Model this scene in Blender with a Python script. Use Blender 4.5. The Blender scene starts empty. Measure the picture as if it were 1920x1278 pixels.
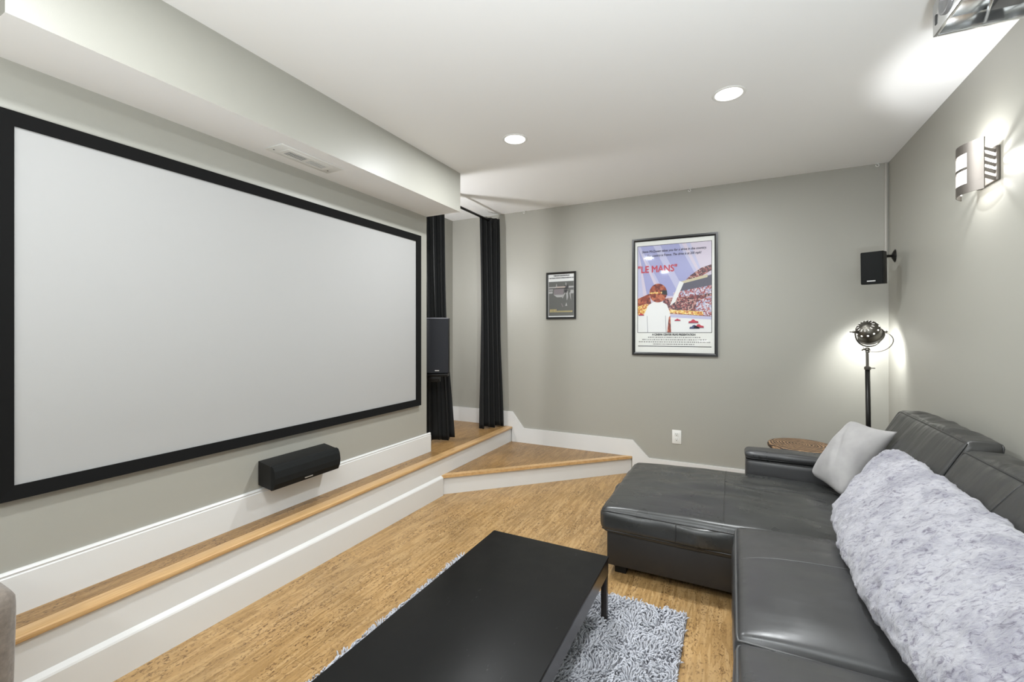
import bpy, bmesh, math, random
from mathutils import Vector, Matrix, noise, Euler
random.seed(7)
PI = math.pi
S = bpy.context.scene
COL = S.collection

# ------------------------------------------------------------------ camera
YAW = math.atan(415 / 829.0)
cam = bpy.data.cameras.new('camera')
cam.sensor_width = 36.0
cam.lens = 829.0 / 1920.0 * 36.0
cam.shift_y = -17.0 / 1920.0
cam.clip_start = 0.05
camo = bpy.data.objects.new('camera', cam)
COL.objects.link(camo)
camo.location = (0, 0, 1.5)
camo.rotation_euler = (PI / 2, 0, YAW)
S.camera = camo

# ------------------------------------------------------------------ view, world
S.view_settings.view_transform = 'Standard'
S.view_settings.look = 'None'
S.view_settings.exposure = 0.47
S.view_settings.gamma = 1.0
S.view_settings.use_curve_mapping = False
W = bpy.data.worlds.new('world')
S.world = W
W.use_nodes = True
W.node_tree.nodes['Background'].inputs[0].default_value = (0.80, 0.90, 1.0, 1)
W.node_tree.nodes['Background'].inputs[1].default_value = 1.0

CEIL = 2.94
XR, YB, XL, XN = 1.18, 4.79, -2.60, -3.26
YR = -3.2          # rear wall behind the camera


def light(name, kind, loc, energy, color=(1, 1, 1), size=0.1, size_y=None, rot=None, spread=None, spot=None, blend=0.3):
    l = bpy.data.lights.new(name, kind)
    l.energy = energy
    l.color = color
    if kind == 'AREA':
        if size_y:
            l.shape = 'RECTANGLE'; l.size = size; l.size_y = size_y
        else:
            l.shape = 'DISK'; l.size = size
        if spread: l.spread = spread
    else:
        l.shadow_soft_size = size
    if kind == 'SPOT':
        l.spot_size = spot; l.spot_blend = blend
    o = bpy.data.objects.new(name, l)
    COL.objects.link(o)
    o.location = loc
    if rot: o.rotation_euler = rot
    return o


def aim(d):
    return Vector(d).to_track_quat('-Z', 'Y').to_euler()


WARM = (0.95, 0.985, 1.0)
# daylight through the rear windows (behind the camera)
light('daylight', 'AREA', (-1.55, YR - 0.12, 1.65), 84, (0.84, 0.91, 1.0), 1.5, 1.5, (PI / 2, 0, PI))
light('daylight', 'AREA', (0.25, YR - 0.12, 1.65), 84, (0.84, 0.91, 1.0), 1.5, 1.5, (PI / 2, 0, PI))
# two upward fill lights added unseen behind the camera to brighten the ceiling
light('fill_uplight', 'AREA', (-0.60, -1.30, 1.30), 20, (0.87, 0.945, 1.0), 0.30, rot=(PI, 0, 0))
light('fill_uplight', 'AREA', (0.25, -0.30, 1.05), 92, (0.87, 0.945, 1.0), 0.30, rot=(PI, 0, 0))
# lamp of the nook behind the screen wall
light('nook_lamp', 'POINT', (-3.10, 3.35, 2.10), 34, (0.98, 0.98, 1.0), 0.035)

# ------------------------------------------------------------------ materials


def mat(name):
    m = bpy.data.materials.new(name)
    m.use_nodes = True
    nt = m.node_tree
    return m, nt, nt.nodes['Principled BSDF']


def setp(b, **k):
    for key, v in k.items():
        n = key.replace('_', ' ')
        if n in b.inputs:
            if isinstance(v, tuple) and len(v) == 3: v = v + (1,)
            b.inputs[n].default_value = v


def simple(name, col, rough=0.5, metal=0.0, **k):
    m, nt, b = mat(name)
    setp(b, Base_Color=col, Roughness=rough, Metallic=metal, **k)
    return m


def N(nt, t, **k):
    n = nt.nodes.new(t)
    for a, v in k.items():
        if a.startswith('i_'):
            key = a[2:].replace('_', ' ')
            n.inputs[key].default_value = v
        else:
            setattr(n, a, v)
    return n


def coords(nt, scale=(1, 1, 1), rot=(0, 0, 0), out='Object'):
    tc = N(nt, 'ShaderNodeTexCoord')
    mp = N(nt, 'ShaderNodeMapping')
    mp.inputs['Scale'].default_value = scale
    mp.inputs['Rotation'].default_value = rot
    nt.links.new(tc.outputs[out], mp.inputs['Vector'])
    return mp.outputs['Vector']


def ramp(nt, fac, stops, interp='LINEAR'):
    r = N(nt, 'ShaderNodeValToRGB')
    r.color_ramp.interpolation = interp
    els = r.color_ramp.elements
    while len(els) < len(stops): els.new(0.5)
    for e, (p, c) in zip(els, stops):
        e.position = p
        e.color = c + (1,) if len(c) == 3 else c
    nt.links.new(fac, r.inputs['Fac'])
    return r.outputs['Color']


def bump(nt, b, h, strength=0.3, dist=0.01, prev=None):
    bp = N(nt, 'ShaderNodeBump')
    bp.inputs['Strength'].default_value = strength
    bp.inputs['Distance'].default_value = dist
    nt.links.new(h, bp.inputs['Height'])
    if prev: nt.links.new(prev, bp.inputs['Normal'])
    nt.links.new(bp.outputs['Normal'], b.inputs['Normal'])
    return bp.outputs['Normal']


def noise_tex(nt, vec, scale, detail=4, rough=0.55, dist=0.0):
    n = N(nt, 'ShaderNodeTexNoise')
    n.inputs['Scale'].default_value = scale
    n.inputs['Detail'].default_value = detail
    n.inputs['Roughness'].default_value = rough
    n.inputs['Distortion'].default_value = dist
    nt.links.new(vec, n.inputs['Vector'])
    return n.outputs['Fac']


def mixc(nt, fac, a, b_, mode='MIX'):
    m = N(nt, 'ShaderNodeMix', data_type='RGBA', blend_type=mode)
    for s, v in ((0, fac), (6, a), (7, b_)):
        if hasattr(v, 'is_output'): nt.links.new(v, m.inputs[s])
        else: m.inputs[s].default_value = v if s == 0 else (v + (1,) if len(v) == 3 else v)
    return m.outputs[2]


def painted(name, col, rough, bstr=0.05):
    m, nt, b = mat(name)
    setp(b, Base_Color=col, Roughness=rough)
    v = coords(nt)
    bump(nt, b, noise_tex(nt, v, 260, 2), bstr, 0.002)
    return m


M_WALL = painted('greige_paint', (0.360, 0.352, 0.312), 0.42, 0.08)
M_CEIL = painted('ceiling_paint', (0.86, 0.86, 0.85), 0.7)
M_TRIM = painted('white_trim_paint', (0.70, 0.70, 0.69), 0.30, 0.03)


def cork(name, base=1.0, rot=0.0, sat=1.0):
    m, nt, b = mat(name)
    v = coords(nt, (1, 1, 1), (0, 0, rot))
    vs = coords(nt, (1, 0.14, 1), (0, 0, rot))
    # narrow strips along the plank, each with its own tone
    vor = N(nt, 'ShaderNodeTexVoronoi', feature='F1')
    vor.inputs['Scale'].default_value = 80
    nt.links.new(coords(nt, (1, 0.10, 1), (0, 0, rot)), vor.inputs['Vector'])
    bw = N(nt, 'ShaderNodeSeparateColor')
    nt.links.new(vor.outputs['Color'], bw.inputs[0])
    c1 = ramp(nt, bw.outputs[0], [(0.0, (0.34, 0.205, 0.080)), (0.5, (0.43, 0.268, 0.112)), (1.0, (0.51, 0.335, 0.155))])
    c2 = ramp(nt, noise_tex(nt, v, 3.0, 3), [(0.3, (0.86, 0.86, 0.86)), (0.7, (1.08, 1.06, 1.02))])
    c = mixc(nt, 1.0, c1, c2, 'MULTIPLY')
    # dark flecks
    f = noise_tex(nt, coords(nt, (1, 0.48, 1), (0, 0, rot)), 95, 4, 0.62, 0.9)
    fm = ramp(nt, f, [(0.535, (0, 0, 0)), (0.60, (1, 1, 1))])
    patch = ramp(nt, noise_tex(nt, vs, 16, 2), [(0.40, (0.25, 0.25, 0.25)), (0.60, (1, 1, 1))])
    mm = mixc(nt, 1.0, fm, patch, 'MULTIPLY')
    sc = N(nt, 'ShaderNodeMath', operation='MULTIPLY'); sc.inputs[1].default_value = 0.95
    nt.links.new(mm, sc.inputs[0])
    c = mixc(nt, sc.outputs[0], c, (0.13, 0.065, 0.026))
    # plank joints (0.30 m wide, 0.9 m long)
    br = N(nt, 'ShaderNodeTexBrick')
    br.offset = 0.5
    br.inputs['Scale'].default_value = 1.0
    br.inputs['Brick Width'].default_value = 0.91
    br.inputs['Row Height'].default_value = 0.30
    br.inputs['Mortar Size'].default_value = 0.0012
    br.inputs['Color1'].default_value = (1, 1, 1, 1)
    br.inputs['Color2'].default_value = (0.93, 0.92, 0.90, 1)
    br.inputs['Mortar'].default_value = (0.62, 0.58, 0.52, 1)
    nt.links.new(coords(nt, (1, 1, 1), (0, 0, rot + PI / 2)), br.inputs['Vector'])
    c = mixc(nt, 1.0, c, br.outputs['Color'], 'MULTIPLY')
    if base != 1.0: c = mixc(nt, 1.0, c, (base, base * 0.93, base * 0.84), 'MULTIPLY')
    nt.links.new(c, b.inputs['Base Color'])
    setp(b, Roughness=0.36)
    bump(nt, b, f, 0.05, 0.002)
    return m


M_CORK = cork('cork_floor', 1.0)
M_CORK2 = cork('cork_platform', 0.72, 0.9)


def wood(name, c0, c1, scale=(14, 1.2, 14), rough=0.35):
    m, nt, b = mat(name)
    f = noise_tex(nt, coords(nt, scale), 4, 5, 0.6, 0.6)
    nt.links.new(ramp(nt, f, [(0.3, c0), (0.7, c1)]), b.inputs['Base Color'])
    setp(b, Roughness=rough)
    return m


M_NOSE = wood('bamboo_nosing', (0.46, 0.26, 0.10), (0.64, 0.42, 0.20), (40, 1.2, 40))
M_NOSE2 = wood('bamboo_nosing_diagonal', (0.46, 0.26, 0.10), (0.64, 0.42, 0.20), (8, 8, 8))
M_GAP = simple('dark_joint', (0.05, 0.03, 0.02), 0.9)


def leather(name, col, rough=0.36, wr=0.35, ax=(1, 1, 1), rz=0.0):
    m, nt, b = mat(name)
    v = coords(nt)
    t = noise_tex(nt, v, 2.2, 3)
    c = mixc(nt, t, tuple(x * 0.85 for x in col), tuple(x * 1.2 for x in col))
    nt.links.new(c, b.inputs['Base Color'])
    r = ramp(nt, noise_tex(nt, v, 7, 3), [(0.3, (rough - .06,) * 3), (0.7, (rough + .10,) * 3)])
    nt.links.new(r, b.inputs['Roughness'])
    setp(b, Specular_IOR_Level=0.55)
    n1 = bump(nt, b, noise_tex(nt, coords(nt, ax, (0, 0, rz)), 6.0, 1.6, 0.4, 0.15), wr, 0.025)
    vo = N(nt, 'ShaderNodeTexVoronoi', feature='DISTANCE_TO_EDGE')
    vo.inputs['Scale'].default_value = 420
    nt.links.new(v, vo.inputs['Vector'])
    bump(nt, b, vo.outputs['Distance'], 0.12, 0.001, n1)
    return m


M_LEATH = leather('charcoal_leather', (0.044, 0.044, 0.045), 0.32, 0.16, (0.45, 2.0, 1))
M_LEATHC = leather('charcoal_leather_creased', (0.036, 0.037, 0.036), 0.30, 0.22, (0.7, 2.2, 1), 0.5)
M_LEATHB = leather('charcoal_leather_back', (0.036, 0.036, 0.034), 0.34, 0.35, (0.5, 3.0, 0.5))
M_BASE = leather('dark_vinyl', (0.020, 0.018, 0.017), 0.5, 0.1)
M_WELT = simple('welt_leather', (0.030, 0.030, 0.030), 0.35)
M_WELTL = simple('welt_leather_worn', (0.085, 0.085, 0.085), 0.35)
M_BLACK = simple('black_plastic', (0.008, 0.008, 0.008), 0.5, Specular_IOR_Level=0.3)
M_BLACKM = simple('black_metal', (0.015, 0.014, 0.013), 0.35, 0.6)


def grille(name, col):
    m, nt, b = mat(name)
    setp(b, Base_Color=col, Roughness=0.8, Specular_IOR_Level=0.25)
    vo = N(nt, 'ShaderNodeTexVoronoi')
    vo.inputs['Scale'].default_value = 500
    nt.links.new(coords(nt), vo.inputs['Vector'])
    bump(nt, b, vo.outputs['Distance'], 0.5, 0.002)
    return m


M_GRILLE = grille('speaker_grille_cloth', (0.008, 0.009, 0.009))
M_GRILLE2 = grille('speaker_grille_grey', (0.020, 0.021, 0.025))
M_SILVER = simple('silver_badge', (0.75, 0.75, 0.75), 0.3, 0.8)
M_FRAME = simple('black_velvet_frame', (0.008, 0.008, 0.008), 0.9, Specular_IOR_Level=0.12)
M_SCREEN = simple('projection_fabric', (0.395, 0.393, 0.388), 0.85)


def tabletop():
    m, nt, b = mat('black_stained_wood')
    v = coords(nt)
    sc = ramp(nt, noise_tex(nt, coords(nt, (1, 0.25, 1), (0, 0, 0.5)), 60, 3, 0.6, 1), [(0.70, (0.0055, 0.0055, 0.0055)), (0.76, (0.05, 0.05, 0.05))])
    nt.links.new(sc, b.inputs['Base Color'])
    nt.links.new(ramp(nt, noise_tex(nt, v, 2.5, 4), [(0.3, (0.34,) * 3), (0.7, (0.50,) * 3)]), b.inputs['Roughness'])
    setp(b, Specular_IOR_Level=0.20)
    return m


M_TABLE = tabletop()
M_EDGE = simple('table_edge_laminate', (0.030, 0.025, 0.023), 0.24)


def fabric(name, c0, c1, scale=400, rough=0.95, bs=0.3):
    m, nt, b = mat(name)
    v = coords(nt)
    nt.links.new(ramp(nt, noise_tex(nt, v, scale, 3), [(0.3, c0), (0.7, c1)]), b.inputs['Base Color'])
    setp(b, Roughness=rough, Sheen_Weight=0.25 if c0[0] > 0.02 else 0.0)
    bump(nt, b, noise_tex(nt, v, scale, 2), bs, 0.003)
    return m


M_CURT = fabric('black_curtain_cloth', (0.0035, 0.004, 0.0042), (0.006, 0.007, 0.0075), 300, 0.8, 0.1)
M_PILLOW = fabric('light_grey_suede', (0.31, 0.30, 0.30), (0.38, 0.37, 0.365), 9, 0.95, 0.08)
M_TAUPE = fabric('taupe_velour', (0.15, 0.125, 0.105), (0.22, 0.185, 0.155), 60, 0.9, 0.4)
M_SHAG = fabric('grey_shag_yarn', (0.45, 0.46, 0.50), (0.58, 0.59, 0.64), 14, 0.95, 0.1)
M_SHAGB = simple('rug_backing', (0.20, 0.20, 0.22), 0.95)


def fur():
    m, nt, b = mat('tipped_faux_fur')
    v = coords(nt)
    big = noise_tex(nt, v, 6.0, 4, 0.62, 0.6)
    small = noise_tex(nt, coords(nt, (1, 1.9, 1), (0, 0, .6)), 30, 6, 0.70, 1.3)
    c = ramp(nt, big, [(0.34, (0.27, 0.265, 0.305)), (0.56, (0.42, 0.415, 0.445))])
    d = ramp(nt, small, [(0.36, (0.36, 0.33, 0.41)), (0.475, (0.90, 0.90, 0.94)), (0.68, (1.12, 1.12, 1.11))])
    nt.links.new(mixc(nt, 1.0, c, d, 'MULTIPLY'), b.inputs['Base Color'])
    setp(b, Roughness=0.95, Sheen_Weight=0.4)
    n1 = bump(nt, b, small, 0.55, 0.012)
    bump(nt, b, noise_tex(nt, v, 160, 3, 0.7), 0.45, 0.004, n1)
    return m


M_FUR = fur()


def coil():
    m, nt, b = mat('coiled_rattan')
    tc = N(nt, 'ShaderNodeTexCoord')
    wv = N(nt, 'ShaderNodeTexWave', wave_type='RINGS', rings_direction='Z')
    wv.inputs['Scale'].default_value = 14
    wv.inputs['Distortion'].default_value = 7.0
    wv.inputs['Detail'].default_value = 3
    nt.links.new(tc.outputs['Object'], wv.inputs['Vector'])
    c = ramp(nt, wv.outputs['Fac'], [(0.15, (0.035, 0.020, 0.012)), (0.45, (0.24, 0.13, 0.065)), (1, (0.42, 0.27, 0.15))])
    c2 = ramp(nt, noise_tex(nt, tc.outputs['Object'], 16, 4), [(0.3, (0.55, 0.55, 0.55)), (0.65, (1.1, 1.1, 1.1))])
    nt.links.new(mixc(nt, 1.0, c, c2, 'MULTIPLY'), b.inputs['Base Color'])
    setp(b, Roughness=0.55)
    bump(nt, b, wv.outputs['Fac'], 0.5, 0.004)
    return m


M_COIL = coil()
M_NICKEL = simple('brushed_nickel', (0.23, 0.21, 0.19), 0.45, 1.0)
M_PEWTER = simple('aged_pewter', (0.16, 0.15, 0.13), 0.38, 0.9)
M_CHROME = simple('satin_chrome', (0.72, 0.73, 0.73), 0.16, 0.95)
M_WPLAST = simple('white_plastic', (0.78, 0.78, 0.75), 0.4)
M_SLOT = simple('dark_slot', (0.03, 0.03, 0.03), 0.8)


def emis(name, col, st):
    m = bpy.data.materials.new(name)
    m.use_nodes = True
    nt = m.node_tree
    nt.nodes.remove(nt.nodes['Principled BSDF'])
    e = N(nt, 'ShaderNodeEmission')
    e.inputs[0].default_value = col + (1,)
    e.inputs[1].default_value = st
    nt.links.new(e.outputs[0], nt.nodes['Material Output'].inputs[0])
    return m


M_GLOW = emis('lit_diffuser', (1, 0.985, 0.96), 3.5)
M_GLOW2 = emis('lit_sconce_glass', (1, 0.98, 0.94), 5.0)
M_HOLE = emis('lit_vent_hole', (1, 0.98, 0.93), 1.6)


def glass():
    m, nt, b = mat('clear_glass')
    setp(b, Base_Color=(1, 1, 1), Roughness=0.02, Transmission_Weight=1.0, IOR=1.45)
    return m


M_GLASS = glass()

# ------------------------------------------------------------------ mesh helpers


def obj(name, bm, m, parent=None, smooth=False, kind=None):
    me = bpy.data.meshes.new(name)
    bmesh.ops.recalc_face_normals(bm, faces=bm.faces[:])
    bm.to_mesh(me)
    bm.free()
    for mm in (m if isinstance(m, (list, tuple)) else [m]): me.materials.append(mm)
    if smooth:
        me.polygons.foreach_set('use_smooth', [True] * len(me.polygons))
        if smooth is not True:
            me.set_sharp_from_angle(angle=math.radians(smooth))
    o = bpy.data.objects.new(name, me)
    COL.objects.link(o)
    if parent: o.parent = parent
    if kind: o['kind'] = kind
    return o


def thing(name, label, cat, loc=(0, 0, 0), rotz=0, group=None):
    o = bpy.data.objects.new(name, None)
    o.empty_display_size = 0.1
    COL.objects.link(o)
    o.location = loc
    o.rotation_euler = (0, 0, rotz)
    o['label'] = label; o['category'] = cat
    if group: o['group'] = group
    return o


def tag(o, label, cat, group=None):
    o['label'] = label; o['category'] = cat
    if group: o['group'] = group
    return o


def box(bm, lo, hi, bev=0.0, seg=2, mi=0, mtx=None):
    r = bmesh.ops.create_cube(bm, size=1.0)
    vs = r['verts']
    c = [(a + b) / 2 for a, b in zip(lo, hi)]
    d = [b - a for a, b in zip(lo, hi)]
    for v in vs:
        v.co = Vector((c[0] + v.co.x * d[0], c[1] + v.co.y * d[1], c[2] + v.co.z * d[2]))
    fs = set(f for v in vs for f in v.link_faces)
    es = set(e for v in vs for e in v.link_edges)
    if bev > 0:
        rr = bmesh.ops.bevel(bm, geom=list(es) + vs, offset=bev, segments=seg, affect='EDGES', profile=0.5)
        fs = set(rr['faces']) | set(f for f in fs if f.is_valid)
        vs = list(set(v for f in fs for v in f.verts))
    for f in fs: f.material_index = mi
    if mtx is not None:
        for v in vs: v.co = mtx @ v.co
    return bm


def newbox(name, lo, hi, m, parent=None, bev=0.0, kind=None, seg=2, mtx=None):
    bm = bmesh.new()
    box(bm, lo, hi, bev, seg, 0, mtx)
    return obj(name, bm, m, parent, 40 if bev else False, kind)


def prism(bm, pts, z0, z1, axis='z', mi=0):
    """pts: 2D outline; extruded along axis"""
    def mk(p, h):
        if axis == 'z': return (p[0], p[1], h)
        if axis == 'y': return (p[0], h, p[1])
        return (h, p[0], p[1])
    a = [bm.verts.new(mk(p, z0)) for p in pts]
    b = [bm.verts.new(mk(p, z1)) for p in pts]
    fs = [bm.faces.new(a), bm.faces.new(b[::-1])]
    n = len(pts)
    for i in range(n):
        fs.append(bm.faces.new((a[i], a[(i + 1) % n], b[(i + 1) % n], b[i])))
    for f in fs: f.material_index = mi
    return bm


def tube(bm, pts, r, seg=8, closed=False, caps=True, mi=0):
    pts = [Vector(p) for p in pts]
    n = len(pts)
    rings = []
    prevn = None
    for i, p in enumerate(pts):
        if closed: t = pts[(i + 1) % n] - pts[i - 1]
        else: t = pts[min(i + 1, n - 1)] - pts[max(i - 1, 0)]
        t.normalize()
        if prevn is None:
            a = Vector((0, 0, 1)) if abs(t.z) < 0.9 else Vector((1, 0, 0))
            nn = t.cross(a).normalized()
        else:
            nn = (prevn - t * prevn.dot(t)).normalized()
        prevn = nn
        bb = t.cross(nn)
        rr = r[i] if isinstance(r, (list, tuple)) else r
        rings.append([bm.verts.new(p + nn * rr * math.cos(2 * PI * k / seg) + bb * rr * math.sin(2 * PI * k / seg)) for k in range(seg)])
    for i in range(n if closed else n - 1):
        A, B = rings[i], rings[(i + 1) % n]
        for k in range(seg):
            f = bm.faces.new((A[k], A[(k + 1) % seg], B[(k + 1) % seg], B[k])); f.material_index = mi
    if caps and not closed:
        bm.faces.new(rings[0]).material_index = mi
        bm.faces.new(rings[-1][::-1]).material_index = mi
    return bm


def lathe(bm, prof, seg=32, mtx=None, mi=0, a0=0, a1=2 * PI):
    """prof: (r, z) pairs revolved about Z"""
    full = abs(a1 - a0 - 2 * PI) < 1e-6
    cols = []
    cnt = seg if full else seg + 1
    for k in range(cnt):
        a = a0 + (a1 - a0) * k / seg
        cols.append([bm.verts.new((r * math.cos(a), r * math.sin(a), z)) for r, z in prof])
    vs = [v for c in cols for v in c]
    for k in range(seg):
        A, B = cols[k], cols[(k + 1) % cnt]
        for i in range(len(prof) - 1):
            f = bm.faces.new((A[i], B[i], B[i + 1], A[i + 1])); f.material_index = mi
    if mtx is not None:
        for v in vs: v.co = mtx @ v.co
    bmesh.ops.remove_doubles(bm, verts=vs, dist=1e-6)
    return bm


def pad(half, r, bulge, n=(28, 28, 10), warp=None, amp=0.0, freq=4.0, seed=0.0, nscale=(1, 1, 1)):
    """puffy rounded box; returns (bmesh, f) with f mapping unit cube points to the surface"""
    hx, hy, hz = half
    bx, by, bz = bulge

    def f(p, noisy=True):
        p = Vector(p)
        q = Vector((p.x * hx, p.y * hy, p.z * hz))
        inn = Vector((max(-hx + r, min(hx - r, q.x)), max(-hy + r, min(hy - r, q.y)), max(-hz + r, min(hz - r, q.z))))
        d = q - inn
        if d.length > 1e-9:
            mx = max(abs(d.x), abs(d.y), abs(d.z))
            q = inn + d.normalized() * mx
        X, Y, Z = 1 - p.x ** 2, 1 - p.y ** 2, 1 - p.z ** 2
        q.x += p.x * bx * Y ** 0.6 * Z ** 0.6 if bx else 0
        q.y += p.y * by * X ** 0.6 * Z ** 0.6 if by else 0
        q.z += p.z * bz * X ** 0.5 * Y ** 0.5 if bz else 0
        if amp and noisy:
            w = (X * Y + X * Z + Y * Z)
            s = Vector((q.x * nscale[0], q.y * nscale[1], q.z * nscale[2])) * freq + Vector((seed, seed * 1.7, 0))
            q += Vector((p.x, p.y, p.z)).normalized() * noise.noise(s) * amp * min(1, w * 1.5)
        return warp(q, p) if warp else q

    def spaced(k):
        out = []
        for i in range(k + 1):
            t = i / k * 2 - 1
            out.append(math.sin(t * PI / 2) * 0.55 + t * 0.45)
        return out
    bm = bmesh.new()
    cache = {}

    def vert(p):
        key = tuple(round(c, 5) for c in p)
        if key not in cache: cache[key] = bm.verts.new(f(p))
        return cache[key]
    sx, sy, sz = spaced(n[0]), spaced(n[1]), spaced(n[2])
    for s in (-1, 1):
        for A, B, mk in ((sx, sy, lambda a, b: (a, b, s)), (sx, sz, lambda a, b: (a, s, b)), (sy, sz, lambda a, b: (s, a, b))):
            for i in range(len(A) - 1):
                for j in range(len(B) - 1):
                    try: bm.faces.new([vert(mk(A[i], B[j])), vert(mk(A[i + 1], B[j])), vert(mk(A[i + 1], B[j + 1])), vert(mk(A[i], B[j + 1]))])
                    except ValueError: pass
    return bm, f


def rim(f, axis, s, k=20, off=0.004):
    """closed path of surface points round the rim at `axis` = s"""
    pts = []
    def mk(a, b):
        return {0: (s, a, b), 1: (a, s, b), 2: (a, b, s)}[axis]
    seq = [(-1 + 2 * i / k, -1) for i in range(k)] + [(1, -1 + 2 * i / k) for i in range(k)] + \
          [(1 - 2 * i / k, 1) for i in range(k)] + [(-1, 1 - 2 * i / k) for i in range(k)]
    for a, b in seq: pts.append(f(mk(a, b)))
    c = sum(pts, Vector()) / len(pts)
    return [p + (p - c).normalized() * off for p in pts]


# ================================================================== SETTING
def struct(name, bm_or_lohi, m, **k):
    if isinstance(bm_or_lohi, tuple):
        return newbox(name, bm_or_lohi[0], bm_or_lohi[1], m, kind='structure', **k)
    return obj(name, bm_or_lohi, m, kind='structure', **k)


struct('floor', ((-4.2, YR - 0.1, -0.1), (XR + 0.12, YB + 0.12, 0.0)), M_CORK)
struct('ceiling', ((-4.2, YR - 0.1, CEIL), (XR + 0.12, YB + 0.12, CEIL + 0.1)), M_CEIL)
struct('wall_right', ((XR, YR - 0.1, 0), (XR + 0.1, YB + 0.1, CEIL)), M_WALL)
struct('wall_back', ((XN - 0.1, YB, 0), (XR, YB + 0.1, CEIL)), M_WALL)
struct('wall_left', ((XL - 0.11, -0.9, 0.36), (XL, 3.385, CEIL)), M_WALL)     # carries the screen
struct('wall_nook', ((XN - 0.1, 1.8, 0.36), (XN, YB, CEIL)), M_WALL)
struct('wall_nook_end', ((XN, 1.8, 0.36), (XL - 0.11, 1.9, CEIL)), M_WALL)
struct('wall_left_rear', ((-4.2, -1.0, 0), (XL, -0.9, CEIL)), M_WALL)
struct('wall_left_far', ((-4.2, YR, 0), (-4.1, -1.0, CEIL)), M_WALL)
# rear wall with two window openings
bm = bmesh.new()
wx = [(-2.3, -0.8), (-0.5, 1.0)]
wz0, wz1 = 0.9, 2.4
box(bm, (-4.1, YR - 0.1, 0), (XR, YR, wz0))
box(bm, (-4.1, YR - 0.1, wz1), (XR, YR, CEIL))
for a, b in ((-4.1, wx[0][0]), (wx[0][1], wx[1][0]), (wx[1][1], XR)):
    box(bm, (a, YR - 0.1, wz0), (b, YR, wz1))
struct('wall_rear', bm, M_WALL)
for i, (a, b) in enumerate(wx):
    bm = bmesh.new()
    for lo, hi in (((a, YR - 0.07, wz0), (a + 0.05, YR - 0.02, wz1)), ((b - 0.05, YR - 0.07, wz0), (b, YR - 0.02, wz1)),
                   ((a, YR - 0.07, wz0), (b, YR - 0.02, wz0 + 0.05)), ((a, YR - 0.07, wz1 - 0.05), (b, YR - 0.02, wz1)),
                   (((a + b) / 2 - 0.02, YR - 0.07, wz0), ((a + b) / 2 + 0.02, YR - 0.02, wz1))):
        box(bm, lo, hi)
    struct('window_%d' % (i + 1), bm, M_TRIM)

# soffit above the screen
SOFX, SOFZ = -2.22, 2.59
bm = bmesh.new()
box(bm, (XL, 0.574, SOFZ), (SOFX, 3.385, CEIL))
for f_ in bm.faces:
    c = f_.calc_center_median()
    f_.material_index = 1 if abs(c.z - SOFZ) < 0.01 else 0
struct('trim_1', bm, [M_WALL, M_CEIL])['label'] = 'boxed soffit running above the projection screen'

# platform: body, white riser, lower riser board, cork top, bamboo nosing
PZ, SZ, RX = 0.36, 0.18, -2.40
bm = bmesh.new()
box(bm, (-4.1, -0.9, 0), (RX, YB, PZ - 0.012))
plat = struct('trim_2', bm, M_TRIM); plat['label'] = 'white riser of the raised platform below the screen'
bm = bmesh.new()
prism(bm, [(RX, 0.0), (RX + 0.020, 0.0), (RX + 0.020, 0.158), (RX + 0.016, 0.166), (RX, 0.182)], -0.9, 3.345, 'y')
o = struct('trim_3', bm, M_TRIM); o['label'] = 'lower white board of the platform riser'
bm = bmesh.new()
box(bm, (-4.1, -0.9, PZ - 0.012), (RX - 0.065, YB, PZ))
o = struct('floor_platform', bm, M_CORK2)
bm = bmesh.new()
box(bm, (RX - 0.065, -0.9, PZ - 0.024), (RX + 0.018, YB - 0.02, PZ + 0.001), 0.006, 3)
o = struct('trim_4', bm, M_NOSE, smooth=40); o['label'] = 'bamboo nosing strip on the platform edge'

# triangular corner step
A0, B0 = (RX, 3.345), (-0.955, YB)
bm = bmesh.new()
prism(bm, [(RX, 3.365), (-0.975, YB), (RX, YB)], 0.0, SZ - 0.022)
o = struct('trim_5', bm, M_TRIM); o['label'] = 'white riser of the triangular corner step'
bm = bmesh.new()
prism(bm, [(RX, 3.345 + 0.075), (-0.955 - 0.075, YB), (RX, YB)], SZ - 0.022, SZ)
struct('floor_step', bm, M_CORK2)
bm = bmesh.new()
prism(bm, [(RX, 3.335), (-0.945, YB), (-1.03, YB), (RX, 3.42)], SZ - 0.024, SZ + 0.001)
o = struct('trim_6', bm, M_NOSE2); o['label'] = 'bamboo nosing strip on the diagonal step edge'

# baseboards
bm = bmesh.new()
prism(bm, [(XN, 0.36), (RX + 0.01, 0.36), (RX + 0.01, 0.18), (-0.96, 0.18), (-0.96, 0.0), (XR, 0.0), (XR, 0.18), (-0.79, 0.18),
           (-0.955, 0.352), (-2.235, 0.352), (-2.385, 0.538), (XN, 0.538)], YB - 0.018, YB, 'y')
struct('baseboard_back', bm, M_TRIM)


def bb_profile(x, z0, dirn):
    return [(x, z0), (x + dirn * 0.018, z0), (x + dirn * 0.018, z0 + 0.158), (x + dirn * 0.013, z0 + 0.162), (x + dirn * 0.013, z0 + 0.167),
            (x + dirn * 0.017, z0 + 0.171), (x + dirn * 0.010, z0 + 0.180), (x, z0 + 0.180)]


bm = bmesh.new(); prism(bm, bb_profile(XL, 0.36, 1), -0.9, 3.43, 'y')
box(bm, (XL - 0.11, 3.385, 0.36), (XL, 3.40, 0.535))
struct('baseboard_left', bm, M_TRIM)
bm = bmesh.new(); prism(bm, bb_profile(XN, 0.36, 1), 1.9, YB - 0.018, 'y'); struct('baseboard_nook', bm, M_TRIM)
bm = bmesh.new(); prism(bm, bb_profile(XR, 0.0, -1), YR, YB - 0.018, 'y'); struct('baseboard_right', bm, M_TRIM)

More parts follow.
